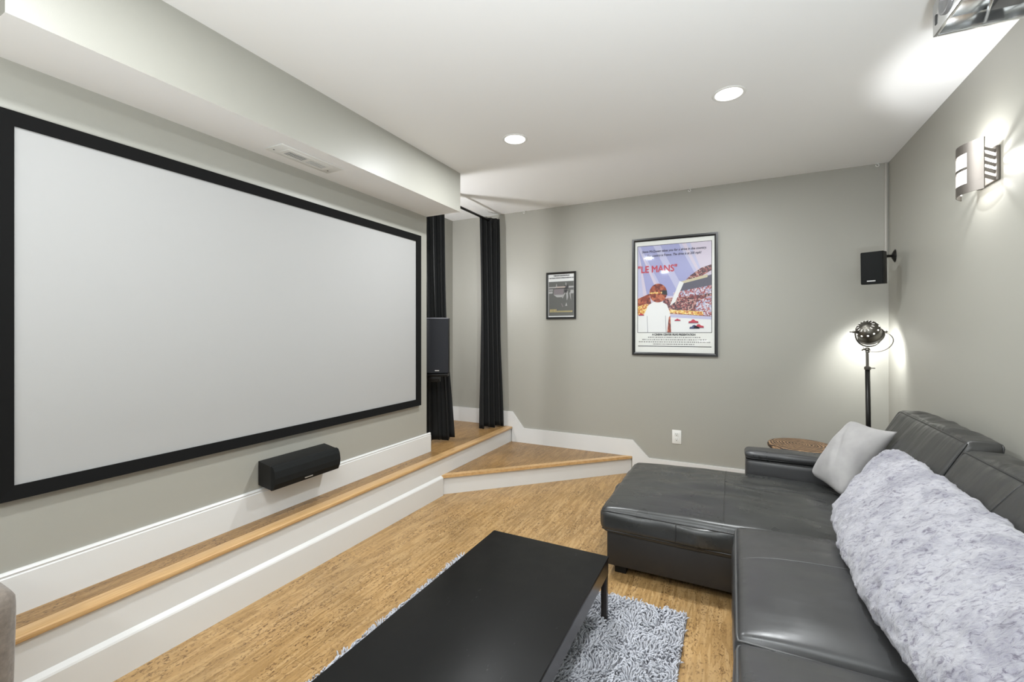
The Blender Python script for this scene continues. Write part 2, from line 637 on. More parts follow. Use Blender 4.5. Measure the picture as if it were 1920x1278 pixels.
# ================================================================== PROJECTION SCREEN
ps = thing('projection_screen', 'large wall mounted projection screen with wide black velvet border', 'projection screen', (XL, 2.0, 1.6))
SY0, SY1, SZ0, SZ1 = 0.655, 3.262, 0.828, 2.382
SB = 0.056
bm = bmesh.new()
x0, x1 = 0.002, 0.034
ys0, ys1, zs0, zs1 = SY0 - 2.0 - 0.02, SY1 - 2.0, SZ0 - 1.6, SZ1 - 1.6
# mitred frame: inner edge bevelled toward the fabric
out = [(ys0, zs0), (ys1, zs0), (ys1, zs1), (ys0, zs1)]
inn = [(ys0 + SB, zs0 + SB), (ys1 - SB, zs0 + SB), (ys1 - SB, zs1 - SB), (ys0 + SB, zs1 - SB)]
ow = [bm.verts.new((x0, y, z)) for y, z in out]; of = [bm.verts.new((x1, y, z)) for y, z in out]
if_ = [bm.verts.new((x1 - 0.008, y, z)) for y, z in inn]; ib = [bm.verts.new((x0, y, z)) for y, z in inn]
for i in range(4):
    j = (i + 1) % 4
    for q in ((ow[i], ow[j], of[j], of[i]), (of[i], of[j], if_[j], if_[i]), (if_[i], if_[j], ib[j], ib[i]), (ib[i], ib[j], ow[j], ow[i])):
        bm.faces.new(q)
obj('frame', bm, M_FRAME, ps)
newbox('screen_fabric', (0.004, ys0 + SB - 0.004, zs0 + SB - 0.004), (0.016, ys1 - SB + 0.004, zs1 - SB + 0.004), M_SCREEN, ps)

# ================================================================== CEILING LIGHTS
dl_labels = ['round recessed ceiling light nearer the curtains and soffit', 'round recessed ceiling light nearer the floor lamp corner',
             'recessed ceiling light behind the camera on the screen side', 'recessed ceiling light behind the camera on the sofa side',
             'recessed ceiling light near the rear wall on the screen side', 'recessed ceiling light near the rear wall on the sofa side']
dl_pos = [(-1.46, 2.966), (-0.025, 2.98), (-1.46, 0.7), (-0.1, 0.5), (-1.46, -1.5), (-0.1, -1.5)]
first = None
for (x, y), lb in zip(dl_pos, dl_labels):
    if first is None:
        t = thing('recessed_light', lb, 'ceiling light', (x, y, CEIL), 0, 'recessed ceiling lights')
        bm = bmesh.new(); lathe(bm, [(0.075, -0.001), (0.078, -0.004), (0.088, -0.005), (0.094, -0.001), (0.094, 0.0)], 40); obj('trim_ring', bm, M_WPLAST, t, True)
        bm = bmesh.new(); lathe(bm, [(0.0, -0.006), (0.050, -0.0055), (0.076, -0.003)], 40); obj('diffuser', bm, M_GLOW, t, True)
        first = t
    else:
        t = first.copy(); COL.objects.link(t); t.location = (x, y, CEIL); t['label'] = lb
        for ch in list(first.children):
            c = ch.copy(); COL.objects.link(c); c.parent = t
    l = light('recessed_light_lamp', 'AREA', (x, y, CEIL - 0.012), (25 if y > 2 else 13), WARM, 0.15)

# ================================================================== SOFFIT VENT
t = thing('soffit_vent', 'white rectangular air register on underside of soffit above the screen', 'air vent', (-2.41, 1.915, SOFZ))
bm = bmesh.new()
box(bm, (-0.08, -0.228, -0.007), (0.08, 0.228, 0.0), 0.004, 2)
box(bm, (-0.05, -0.165, -0.010), (0.05, 0.165, -0.006), 0.002, 1)
obj('face_plate', bm, M_WPLAST, t, 40)
for s, m_ in ((-1, M_SLOT), (1, simple('grey_louvre', (0.30, 0.29, 0.28), 0.5))):
    newbox('opening', (-0.026, s * 0.075 - 0.062, -0.0108), (0.026, s * 0.075 + 0.062, -0.0098), m_, t)
    bm = bmesh.new()
    for k in range(12):
        yy = s * 0.075 - 0.058 + k * 0.0105
        box(bm, (-0.026, yy - 0.0016, -0.0125), (0.026, yy + 0.0016, -0.0105))
    obj('louvre', bm, M_WPLAST, t)
for y in (-0.2, 0.19):
    bm = bmesh.new()
    lathe(bm, [(0, -0.0085), (0.005, -0.008), (0.005, -0.006)], 10, Matrix.Translation((-0.03, y, 0)))
    obj('screw', bm, M_SLOT, t)

# ================================================================== SPEAKERS
# centre speaker under the screen
t = thing('center_speaker', 'long black center channel speaker mounted below the screen', 'speaker', (XL, 1.96, 0.635))
L2 = 0.243
bm = bmesh.new()
prism(bm, [(0.012, -0.066), (0.13, -0.082), (0.13, 0.058), (0.012, 0.078)], -L2, L2, 'y')
o = obj('cabinet', bm, M_BLACK, t)
bm = bmesh.new()
prof = [(0.131, -0.085), (0.150, -0.080), (0.166, -0.045), (0.170, -0.01), (0.164, 0.030), (0.150, 0.056), (0.131, 0.062)]
prism(bm, prof, -L2 - 0.001, L2 + 0.001, 'y')
obj('grille', bm, M_GRILLE, t)
newbox('badge', (0.158, -0.032, -0.066), (0.163, 0.026, -0.060), M_SILVER, t, mtx=None)
newbox('wall_bracket', (0.0, -0.10, -0.05), (0.03, 0.10, 0.03), M_BLACKM, t, 0.003)

# tall speaker beside the curtain
sa = math.atan2(0.45, 0.89)
t = thing('wall_speaker', 'tall black speaker with curved grille in front of the left curtain', 'speaker', (-2.565, 3.515, 1.10), sa)
bm = bmesh.new()
box(bm, (-0.105, -0.01, 0.0), (0.105, 0.085, 0.535), 0.006, 2)
obj('cabinet', bm, M_BLACK, t, 40)
bm = bmesh.new()
pts = []
for k in range(13):
    a = -1 + 2 * k / 12
    pts.append((a * 0.105, -0.012 - 0.045 * math.sqrt(max(0, 1 - (a * 0.93) ** 2))))
pts += [(0.105, -0.012), (-0.105, -0.012)]
prism(bm, pts, 0.008, 0.527)
obj('grille', bm, M_GRILLE2, t, 40)
bm = bmesh.new()
prism(bm, [(p[0] * 1.01, p[1] - 0.002 if p[1] < -0.013 else p[1]) for p in pts], 0.527, 0.536)
o = obj('top_cap', bm, simple('grey_satin_cap', (0.16, 0.16, 0.18), 0.35), t, 40)
newbox('badge', (-0.018, -0.0615, 0.026), (0.022, -0.055, 0.034), M_SILVER, t)
bm = bmesh.new()
box(bm, (-0.10, -0.03, -0.030), (0.10, 0.07, -0.002), 0.004)
box(bm, (-0.10, -0.01, -0.085), (0.02, 0.05, -0.028), 0.004)
box(bm, (-0.14, 0.00, -0.075), (-0.08, 0.04, 0.10))
obj('bracket', bm, M_BLACKM, t, 40)

# corner speaker
t = thing('corner_speaker', 'small black speaker hung high on the wall near the room corner', 'speaker', (0.975, 4.34, 1.872), -0.42)
tilt = Matrix.Rotation(0.06, 4, 'X')
newbox('cabinet', (-0.070, -0.03, 0.0), (0.070, 0.080, 0.250), M_BLACK, t, 0.004, mtx=tilt)
newbox('grille', (-0.068, -0.050, 0.003), (0.068, -0.031, 0.247), M_GRILLE, t, 0.006, mtx=tilt)
newbox('badge', (-0.028, -0.0535, 0.020), (0.024, -0.049, 0.028), M_SILVER, t, mtx=tilt)
inv = (Matrix.Translation(t.location) @ Matrix.Rotation(t.rotation_euler.z, 4, 'Z')).inverted()
bm = bmesh.new()
tube(bm, [inv @ Vector(p) for p in ((1.03, 4.43, 2.10), (1.05, 4.56, 2.115), (1.10, 4.60, 2.12), (1.165, 4.62, 2.12))], 0.011, 10)
lathe(bm, [(0.0, 0.022), (0.012, 0.022), (0.028, 0.010), (0.036, 0.001), (0, 0.001)], 20,
      inv @ Matrix.Translation((XR - 0.001, 4.62, 2.12)) @ Matrix.Rotation(-PI / 2, 4, 'Y') @ Matrix.Scale(1.5, 4, (1, 0, 0)))
obj('mount_arm', bm, M_BLACKM, t, 50)

# ================================================================== CURTAINS + ROD
t = thing('curtain_rod', 'black curtain rod spanning the platform opening near the ceiling', 'curtain rod', (-2.615, 3.42, 2.835))
bm = bmesh.new(); tube(bm, [(0, -0.03, 0), (0, YB - 3.42 - 0.004, 0)], 0.014, 14); obj('rod', bm, M_BLACKM, t, True)
bm = bmesh.new(); lathe(bm, [(0, 0.0), (0.032, 0.0), (0.030, 0.012), (0.016, 0.018)], 20, Matrix.Translation((0, YB - 3.42 - 0.001, 0)) @ Matrix.Rotation(PI / 2, 4, 'X')); obj('end_flange', bm, M_BLACKM, t, True)


def curtain(name, label, A, B, A2, B2, top, bot, folds, amp, parent_thing=None, seed=0):
    bm = bmesh.new()
    nu, nv = folds * 14, 40
    grid = []
    for j in range(nv + 1):
        v = j / nv
        row = []
        a = Vector(A).lerp(Vector(A2), v ** 1.4)
        b = Vector(B).lerp(Vector(B2), v ** 1.4)
        waist = 1 - 0.12 * math.sin(PI * v) ** 2
        mid = (a + b) / 2
        a = mid + (a - mid) * waist; b = mid + (b - mid) * waist
        d = (b - a).normalized(); nrm = Vector((d.y, -d.x))
        for i in range(nu + 1):
            u = i / nu
            ph = u * folds * 2 * PI + 0.9 * noise.noise(Vector((u * 3, v * 1.5, seed))) + v * 0.4 * math.sin(u * 5 + seed)
            am = amp * (0.75 + 0.45 * v) * (0.8 + 0.5 * noise.noise(Vector((u * 4 + 9, v * 0.6, seed))))
            if v < 0.03: am *= 0.7
            p = a.lerp(b, u) + nrm * am * math.sin(ph) + d * 0.35 * am * math.sin(2 * ph)
            z = top + (bot - top) * v + (0.012 * math.sin(ph * 0.5 + seed) if v > 0.97 else 0)
            row.append(bm.verts.new((p.x, p.y, max(z, PZ + 0.004))))
        grid.append(row)
    for j in range(nv):
        for i in range(nu):
            bm.faces.new((grid[j][i], grid[j][i + 1], grid[j + 1][i + 1], grid[j + 1][i]))
    o = obj(name, bm, M_CURT, None, True)
    m = o.modifiers.new('thickness', 'SOLIDIFY'); m.thickness = 0.003
    tag(o, label, 'curtain', 'black curtains of the platform opening')
    return o


curtain('curtain', 'black floor length curtain bunched behind the tall speaker at the screen wall', (-2.88, 3.60), (-2.685, 3.79), (-2.87, 3.58), (-2.665, 3.925), 2.86, 0.37, 4, 0.040, seed=1.3)
curtain('curtain', 'black floor length curtain bunched against the back wall left of the small poster', (-2.680, 4.50), (-2.530, 4.715), (-2.665, 4.49), (-2.49, 4.73), 2.865, 0.37, 4, 0.036, seed=4.1)

# ================================================================== SOFA (sectional)
sofa = thing('sectional_sofa', 'charcoal leather sectional sofa with chaise along the right wall', 'sofa', (0.6, 2.3, 0))
SO = Vector((0.6, 2.3, 0))


def sbox(name, lo, hi, m, bev, **k):
    lo = [a - b for a, b in zip(lo, SO)]; hi = [a - b for a, b in zip(hi, SO)]
    return newbox(name, lo, hi, m, sofa, bev, **k)


sbox('chaise_base', (-0.705, 2.725, 0.055), (0.99, 3.79, 0.275), M_BASE, 0.012)
sbox('sofa_base', (0.05, 0.50, 0.055), (0.99, 2.722, 0.275), M_BASE, 0.012)
for p in ((-0.63, 2.80), (-0.63, 3.70), (0.12, 2.60), (0.12, 0.62), (0.90, 3.70), (0.90, 0.62)):
    sbox('leg', (p[0] - 0.035, p[1] - 0.035, 0.0), (p[0] + 0.035, p[1] + 0.035, 0.056), M_BLACK, 0.003)
sbox('back_frame', (0.992, 0.50, 0.055), (1.14, 4.03, 0.84), M_BASE, 0.02)


def cushion(name, lo, hi, r, bulge, m, n=(28, 28, 10), warp=None, amp=0.012, freq=5, seed=0, rims=((2, 1), (2, -1)), seams=(), welt=M_WELT, nscale=(1, 1, 1), wr=0.0045):
    c = Vector([(a + b) / 2 for a, b in zip(lo, hi)])
    h = [(b - a) / 2 for a, b in zip(lo, hi)]
    off = c - SO

    def w(q, p):
        q2 = q + off
        return warp(q2, p) if warp else q2
    bm, f = pad(h, r, bulge, n, w, amp, freq, seed, nscale)
    o = obj(name, bm, m, sofa, True)
    bm = bmesh.new()
    for ax, s in rims:
        tube(bm, rim(f, ax, s, 28, 0.003), wr, 8, True)
    obj('welt', bm, welt, o, True)
    if seams:
        bm = bmesh.new()
        for pts in seams:
            tube(bm, [f(p) for p in pts], 0.0028, 6)
        obj('seam', bm, welt, o, True)
    return o


def line(a, b, k=24):
    a, b = Vector(a), Vector(b)
    return [a.lerp(b, i / k) for i in range(k + 1)]


# chaise cushion
cushion('chaise_cushion', (-0.745, 2.700, 0.262), (0.80, 3.800, 0.406), 0.045, (0.012, 0.010, 0.072), M_LEATHC, (80, 64, 10), amp=0.022, freq=5.5, seed=2.0,
        nscale=(0.8, 1.6, 1), seams=(line((-0.10, -1, 1), (-0.10, 1, 1)), line((-0.10, 0.15, 1), (0.9, 0.15, 1)), line((-0.42, -1, -1), (-0.42, -1, 1), 8)))
# seat cushions
yy = [(1.715, 2.705), (0.71, 1.705)]
for k, (a, b) in enumerate(yy):
    cushion('seat_cushion', (0.005, a, 0.262), (0.80, b, 0.440), 0.030, (0.012, 0.0, 0.072), M_LEATH, (44, 44, 12), amp=0.010, freq=5, seed=5 + k * 3,
            nscale=(0.7, 1.8, 1), seams=(line((-1, 0.12, 1), (0.8, 0.12, 1)),), welt=M_WELTL)


def bwarp(q, p):
    # leaning: lower front comes forward, top leans to the wall; crown rounds over
    z = q.z
    t = max(0.0, min(1.0, (z - 0.42) / 0.55))
    wx = q.x + SO.x
    s = (wx - 0.86) / 0.13            # -1 front .. 1 rear
    fx = 0.700 + 0.285 * t ** 1.05
    rx = 1.02 + 0.105 * t
    x = (fx + rx) / 2 + s * (rx - fx) / 2
    return Vector((x - SO.x, q.y, z))


for k, (a, b, tz) in enumerate([(2.832, 3.80, 0.980), (1.83, 2.822, 0.945), (0.72, 1.82, 0.945)]):
    cushion('back_cushion', (0.73, a, 0.43), (0.99, b, tz), 0.035, (0.035, 0.006, 0.014), M_LEATHB, (12, 40, 24), warp=bwarp, amp=0.024, freq=5, seed=11 + k * 2,
            nscale=(1, 2.6, 0.6), rims=((0, -1), (0, 1)), seams=(line((-1, 0.0, 1), (-1, 0.0, -1)),) if k else ())
# far armrest: lower body + padded top
cushion('armrest', (0.085, 3.815, 0.055), (1.00, 3.975, 0.532), 0.025, (0.008, 0.010, 0.0), M_LEATH, (30, 10, 14), amp=0.006, rims=((2, 1),), seed=20)
cushion('armrest_pad', (0.080, 3.808, 0.533), (1.00, 3.985, 0.596), 0.030, (0.006, 0.006, 0.006), M_LEATH, (30, 12, 8), amp=0.010, rims=((2, -1),), seed=22)
cushion('armrest', (0.04, 0.46, 0.055), (1.00, 0.70, 0.545), 0.025, (0.008, 0.010, 0.0), M_LEATH, (30, 10, 14), amp=0.006, rims=((2, 1),), seed=24)
cushion('armrest_pad', (0.035, 0.452, 0.545), (1.00, 0.705, 0.628), 0.035, (0.006, 0.006, 0.012), M_LEATH, (30, 12, 8), amp=0.010, rims=((2, -1),), seed=25)

# ================================================================== GREY PILLOW


def pillow(name, label, cor, thick, m, n=36, pinch=0.05, group=None):
    TL, TR, BL, BR = [Vector(c) for c in cor]
    nrm = ((TR - BL).cross(TL - BR)).normalized()
    bm = bmesh.new()
    sides = []
    for s in (1, -1):
        g = []
        for j in range(n + 1):
            row = []
            for i in range(n + 1):
                u, v = i / n * 2 - 1, j / n * 2 - 1
                pu = u * (1 - pinch * (1 - v * v) ** 1 * (abs(u) ** 3))
                pv = v * (1 - pinch * (1 - u * u) ** 1 * (abs(v) ** 3))
                if not (u > 0 and v < 0):
                    kk = 1 - 0.13 * abs(u * v) ** 4
                    pu *= kk; pv *= kk
                a, b = (pu + 1) / 2, (pv + 1) / 2
                p = (TL * (1 - a) + TR * a) * (1 - b) + (BL * (1 - a) + BR * a) * b
                h = thick * ((1 - u ** 4) * (1 - v ** 4)) ** 0.55 * (0.55 + 0.45 * (1 - u * u) * (1 - v * v))
                h *= 1 + 0.22 * noise.noise(Vector((u * 1.8, v * 1.8, 3 + s)))
                crease = 0.012 * math.exp(-((u * 0.8 - v * 0.6) / 0.10) ** 2) * (1 - u * u) * (1 - v * v)
                row.append((p + nrm * s * (h - crease)))
            g.append(row)
        sides.append(g)
    vs = {}

    def vert(s, i, j):
        edge = i in (0, n) or j in (0, n)
        key = (0 if edge else s, i, j)
        if key not in vs: vs[key] = bm.verts.new(sides[s][j][i])
        return vs[key]
    for s in (0, 1):
        for j in range(n):
            for i in range(n):
                q = [vert(s, i, j), vert(s, i + 1, j), vert(s, i + 1, j + 1), vert(s, i, j + 1)]
                bm.faces.new(q if s == 0 else q[::-1])
    o = obj(name, bm, m, None, True)
    tag(o, label, 'pillow', group)
    return o


pillow('throw_pillow', 'plain light grey throw pillow leaning in the chaise corner behind the fur throw',
       [(0.720, 3.74, 0.915), (0.905, 3.50, 0.885), (0.475, 3.735, 0.490), (0.60, 3.34, 0.465)], 0.095, M_PILLOW, pinch=0.10)

# ================================================================== FUR THROW
bm = bmesh.new()
nl, nc = 190, 96
ring = []
for i in range(nl + 1):
    t = i / nl
    row = []
    endf = min(1.0, math.sin(min(1.0, t / 0.10) * PI / 2) + 0.0) * min(1.0, math.sin(min(1.0, (1 - t) / 0.08) * PI / 2))
    for k in range(nc):
        a = 2 * PI * k / nc
        ca, sa_ = math.cos(a), math.sin(a)
        # cross-section super-ellipse: long axis from seat to back, short axis = thickness
        c = math.copysign(abs(ca) ** 0.75, ca); s = math.copysign(abs(sa_) ** 0.8, sa_)
        side = c                                   # -1 seat edge .. +1 back edge
        ystart = 3.03 + 0.20 * (side + 1) / 2 + 0.05 * math.sin(side * 2.2)
        yend = 0.85
        y = ystart + (yend - ystart) * t
        lowx = 0.445 + 0.075 * math.exp(-((y - 3.0) / 0.40) ** 2) + 0.10 * max(0, 1.95 - y)
        low = Vector((lowx, 0.500)); high = Vector((0.860, 0.815))
        mid = (low + high) / 2
        ax = (high - low) / 2
        nrm = Vector((-ax.y, ax.x)).normalized()
        e = 0.25 + 0.75 * endf
        th = 0.085 * endf + 0.006
        p = mid + ax * side * (0.55 + 0.45 * endf ** 0.5) + nrm * s * th * (1 if s > 0 else 0.35) + nrm * 0.035
        q = Vector((p.x, y, p.y))
        w = Vector((nrm.x * s, 0, nrm.y * s)) + Vector((ax.x, 0, ax.y)).normalized() * side * 0.6
        d = 0.010 * noise.noise(q * 5.0) + 0.009 * noise.noise(q * 13.0 + Vector((3, 1, 0))) + 0.008 * noise.noise(q * 33.0) + 0.007 * noise.noise(q * 75.0)
        q += w.normalized() * d
        row.append(bm.verts.new(q))
    ring.append(row)
for i in range(nl):
    for k in range(nc):
        bm.faces.new((ring[i][k], ring[i][(k + 1) % nc], ring[i + 1][(k + 1) % nc], ring[i + 1][k]))
bm.faces.new(ring[0]); bm.faces.new(ring[-1][::-1])
o = obj('fur_throw', bm, M_FUR, None, True)
tag(o, 'thick pale lilac grey faux fur throw spread over the sofa seat and backrest', 'throw blanket')

# ================================================================== COFFEE TABLE
TX0, TX1, TY0, TY1, TZ = -1.262, -0.580, 0.72, 2.285, 0.332
ct = thing('coffee_table', 'low black rectangular coffee table standing on the grey shag rug', 'coffee table', ((TX0 + TX1) / 2, (TY0 + TY1) / 2, 0))
cx, cy = (TX0 + TX1) / 2, (TY0 + TY1) / 2
newbox('tabletop', (TX0 - cx, TY0 - cy, TZ - 0.014), (TX1 - cx, TY1 - cy, TZ), M_TABLE, ct, 0.0015)
bm = bmesh.new()
a = 0.002
for lo, hi in (((TX0 + a, TY0 + a), (TX0 + 0.024, TY1 - a)), ((TX1 - 0.024, TY0 + a), (TX1 - a, TY1 - a)), ((TX0 + 0.024, TY0 + a), (TX1 - 0.024, TY0 + 0.024)), ((TX0 + 0.024, TY1 - 0.024), (TX1 - 0.024, TY1 - a))):
    box(bm, (lo[0] - cx, lo[1] - cy, TZ - 0.090), (hi[0] - cx, hi[1] - cy, TZ - 0.014))
obj('apron', bm, M_EDGE, ct)
for sx in (0, 1):
    for sy in (0, 1):
        x = TX0 + 0.003 if sx == 0 else TX1 - 0.033
        y = TY0 + 0.003 if sy == 0 else TY1 - 0.033
        newbox('leg', (x - cx, y - cy, 0.009), (x + 0.030 - cx, y + 0.030 - cy, TZ - 0.090), M_EDGE, ct, 0.0015)

# ================================================================== SHAG RUG
RX0, RX1, RY0, RY1 = -1.615, -0.215, 0.55, 2.49
rug = thing('shag_rug', 'light grey shag rug under the black coffee table', 'rug', ((RX0 + RX1) / 2, (RY0 + RY1) / 2, 0))
rcx, rcy = (RX0 + RX1) / 2, (RY0 + RY1) / 2
newbox('backing', (RX0 - rcx, RY0 - rcy, 0.0), (RX1 - rcx, RY1 - rcy, 0.008), M_SHAGB, rug, 0.002)
bm = bmesh.new()
rnd = random.Random(3)
step = 0.0115
verts, faces = [], []
ny = int((RY1 - RY0) / step); nx = int((RX1 - RX0) / step)
for j in range(ny + 1):
    for i in range(nx + 1):
        x = RX0 + i * step + rnd.uniform(-.005, .005)
        y = RY0 + j * step + rnd.uniform(-.005, .005)
        if TX0 + 0.05 < x < TX1 - 0.30 and y < 2.05: continue
        cl = noise.noise(Vector((x * 9, y * 9, 0))) * PI * 2.2
        an = cl + rnd.uniform(-0.9, 0.9)
        ln = rnd.uniform(0.022, 0.036)
        lean = rnd.uniform(0.45, 1.0)
        dx, dy = math.cos(an), math.sin(an)
        w = rnd.uniform(0.0030, 0.0048)
        px, py = -dy * w, dx * w
        base = len(verts)
        X, Y = x - rcx, y - rcy
        for (tt, ww) in ((0, 0.8), (0.45, 1.0), (0.8, 0.8)):
            hx = lean * ln * tt ** 1.5; hz = ln * tt * (1 - 0.45 * lean * tt)
            zz = 0.006 + hz
            verts += [(X + dx * hx + px * ww, Y + dy * hx + py * ww, zz), (X + dx * hx - px * ww, Y + dy * hx - py * ww, zz), (X + dx * (hx - w * 1.2), Y + dy * (hx - w * 1.2), zz + w * 1.2 * ww)]
        hx = lean * ln; hz = ln * (1 - 0.45 * lean)
        verts.append((X + dx * hx, Y + dy * hx, 0.006 + hz))
        for r0 in (0, 3):
            for k in range(3):
                k2 = (k + 1) % 3
                faces.append((base + r0 + k, base + r0 + k2, base + r0 + 3 + k2, base + r0 + 3 + k))
        for k in range(3): faces.append((base + 6 + k, base + 6 + (k + 1) % 3, base + 9))
bm.free()
me = bpy.data.meshes.new('pile')
me.from_pydata(verts, [], faces)
me.materials.append(M_SHAG)
me.polygons.foreach_set('use_smooth', [True] * len(me.polygons))
o = bpy.data.objects.new('pile', me); COL.objects.link(o); o.parent = rug; o['kind'] = 'stuff'

# ================================================================== STOOL in the corner
t = thing('round_stool', 'round coiled rattan topped stool behind the chaise armrest', 'stool', (0.515, 4.415, 0))
bm = bmesh.new()
lathe(bm, [(0, 0.557), (0.15, 0.557), (0.225, 0.556), (0.246, 0.550), (0.252, 0.538), (0.250, 0.522), (0.240, 0.512), (0, 0.512)], 56)
obj('seat', bm, M_COIL, t, True)
for k in range(4):
    a = PI / 4 + k * PI / 2
    bm = bmesh.new(); tube(bm, [(0.15 * math.cos(a), 0.15 * math.sin(a), 0.514), (0.20 * math.cos(a), 0.20 * math.sin(a), 0.0)], [0.017, 0.013], 12)
    obj('leg', bm, wood('dark_rattan_leg', (0.10, 0.06, 0.03), (0.2, 0.12, 0.06)) if k == 0 else bpy.data.materials['dark_rattan_leg'], t, True)

# ================================================================== FLOOR LAMP
LX, LY = 0.952, 4.40
t = thing('floor_lamp', 'black tripod floor lamp with vented metal spotlight head glowing in corner', 'floor lamp', (LX, LY, 0))
bm = bmesh.new(); tube(bm, [(0.012, 0, 0.30), (0, 0, 1.205)], 0.0165, 14); obj('pole', bm, M_BLACKM, t, True)
bm = bmesh.new(); lathe(bm, [(0, 1.200), (0.020, 1.200), (0.022, 1.205), (0.022, 1.222), (0.012, 1.228)], 20)
tube(bm, [(0.015, 0, 1.214), (0.048, 0, 1.214)], 0.004, 8); obj('collar', bm, M_PEWTER, t, 50)
bm = bmesh.new(); tube(bm, [(0, 0, 1.215), (-0.002, 0, 1.355)], 0.0095, 14); lathe(bm, [(0.010, 1.335), (0.014, 1.338), (0.014, 1.348), (0.010, 1.352)], 16)
obj('inner_pole', bm, M_PEWTER, t, 50)
for k in range(3):
    a = k * 2 * PI / 3 + 0.5
    bm = bmesh.new(); tube(bm, [(0.02 * math.cos(a), 0.02 * math.sin(a), 0.42), (0.20 * math.cos(a), 0.20 * math.sin(a), 0.0)], 0.011, 10); obj('leg', bm, M_BLACKM, t, True)
bm = bmesh.new(); lathe(bm, [(0, 0.44), (0.03, 0.44), (0.034, 0.43), (0.034, 0.39), (0.02, 0.38), (0, 0.38)], 20); obj('hub', bm, M_BLACKM, t, 50)
HC = Vector((0.008, 0.0, 1.500))           # head pivot, local
axis = Vector((0.42, 0.66, -0.62)).normalized()   # where the mouth points
right = Vector((0.894, 0.448, 0.05)); right = (right - axis * right.dot(axis)).normalized()
up = axis.cross(right)
HM = Matrix(((right.x, up.x, axis.x, HC.x), (right.y, up.y, axis.y, HC.y), (right.z, up.z, axis.z, HC.z), (0, 0, 0, 1))) @ Matrix.Scale(0.86, 4)
# yoke
bm = bmesh.new()
yk = []
for k in range(21):
    a = PI * k / 20
    yk.append(HC + Vector((0.894, 0.448, 0)) * 0.108 * math.cos(a) + Vector((0, 0, -0.115)) * math.sin(a) ** 0.8)
tube(bm, yk, 0.0055, 10)
lathe(bm, [(0, 1.352), (0.017, 1.352), (0.019, 1.358), (0.012, 1.376), (0, 1.378)], 18)
tube(bm, [(-0.012, -0.004, 1.364), (-0.034, -0.010, 1.360), (-0.036, -0.010, 1.350)], 0.006, 8)
obj('yoke', bm, M_PEWTER, t, True)
for s in (-1, 1):
    bm = bmesh.new()
    rr = Vector((0.894, 0.448, 0))
    tube(bm, [HC + rr * s * 0.088, HC + rr * s * 0.125, HC + rr * s * 0.126, HC + rr * s * 0.150], [0.008, 0.008, 0.004, 0.004], 12)
    if s > 0: tube(bm, [HC + rr * 0.140 + Vector((0, 0, 0.010)), HC + rr * 0.140 - Vector((0, 0, 0.010))], 0.004, 8)
    obj('knob', bm, M_PEWTER, t, True)
# head: open shell, dome behind, mouth ahead
bm = bmesh.new()
prof = [(0.028, -0.100), (0.032, -0.098), (0.060, -0.088), (0.084, -0.062), (0.094, -0.030), (0.095, -0.024), (0.090, -0.018), (0.093, 0.048), (0.104, 0.056), (0.104, 0.062), (0.090, 0.052)]
lathe(bm, prof, 48, HM)
lathe(bm, [(0.0, -0.106), (0.020, -0.106), (0.028, -0.100)], 24, HM)
head = obj('head', bm, M_PEWTER, t, 50)
for k in range(12):
    a = 2 * PI * k / 12
    c = HM @ Vector((0.0905 * math.cos(a), 0.0905 * math.sin(a), -0.050))
    nn = (HM.to_3x3() @ Vector((math.cos(a), math.sin(a), -0.45))).normalized()
    q = nn.to_track_quat('Z', 'Y').to_matrix().to_4x4()
    bm = bmesh.new()
    lathe(bm, [(0, 0.0015), (0.0066, 0.001)], 12, Matrix.Translation(c) @ q)
    obj('vent_hole', bm, M_HOLE, head)
for k in range(14):
    a = 2 * PI * k / 14
    c = HM @ Vector((0.058 * math.cos(a), 0.058 * math.sin(a), -0.0895))
    nn = (HM.to_3x3() @ Vector((math.cos(a) * 0.38, math.sin(a) * 0.38, -1))).normalized()
    xx = (HM.to_3x3() @ Vector((math.cos(a), math.sin(a), 0))); yy_ = nn.cross(xx).normalized(); xx = yy_.cross(nn).normalized()
    bm = bmesh.new()
    bm.faces.new([bm.verts.new(c + nn * 0.001 + xx * sx * 0.009 + yy_ * sy * 0.0014) for sx, sy in ((-1, -1), (1, -1), (1, 1), (-1, 1))])
    obj('vent_slot', bm, M_HOLE, head)
bm = bmesh.new()
lathe(bm, [(0, 0.054), (0.090, 0.054), (0.090, 0.057), (0, 0.057)], 32, HM)
obj('lens', bm, M_GLASS, head, 50)
# hinged round accessory ring hanging off the mouth
bm = bmesh.new()
RC = HC + axis * 0.075 + Vector((0.894, 0.448, 0)) * 0.045 + Vector((0, 0, -0.035))
ringp = [RC + (right * math.cos(a) + up * math.sin(a)) * 0.098 for a in [2 * PI * k / 40 for k in range(40)]]
tube(bm, ringp, 0.0035, 8, True)
obj('lens_ring', bm, M_PEWTER, head, True)
lw = t.location + (HM @ Vector((0, 0, 0.085)))
light('floor_lamp_bulb', 'SPOT', lw, 13, (0.97, 0.985, 0.98), 0.045, rot=aim(axis), spot=math.radians(155), blend=0.6)

# ================================================================== WALL SCONCE
SCY, SCZ = 3.13, 2.34
t = thing('wall_sconce', 'brushed nickel wall sconce with four lit square panes on right wall', 'wall sconce', (XR, SCY, SCZ))
newbox('backplate', (-0.016, -0.100, -0.085), (-0.001, 0.100, 0.085), M_NICKEL, t, 0.003)
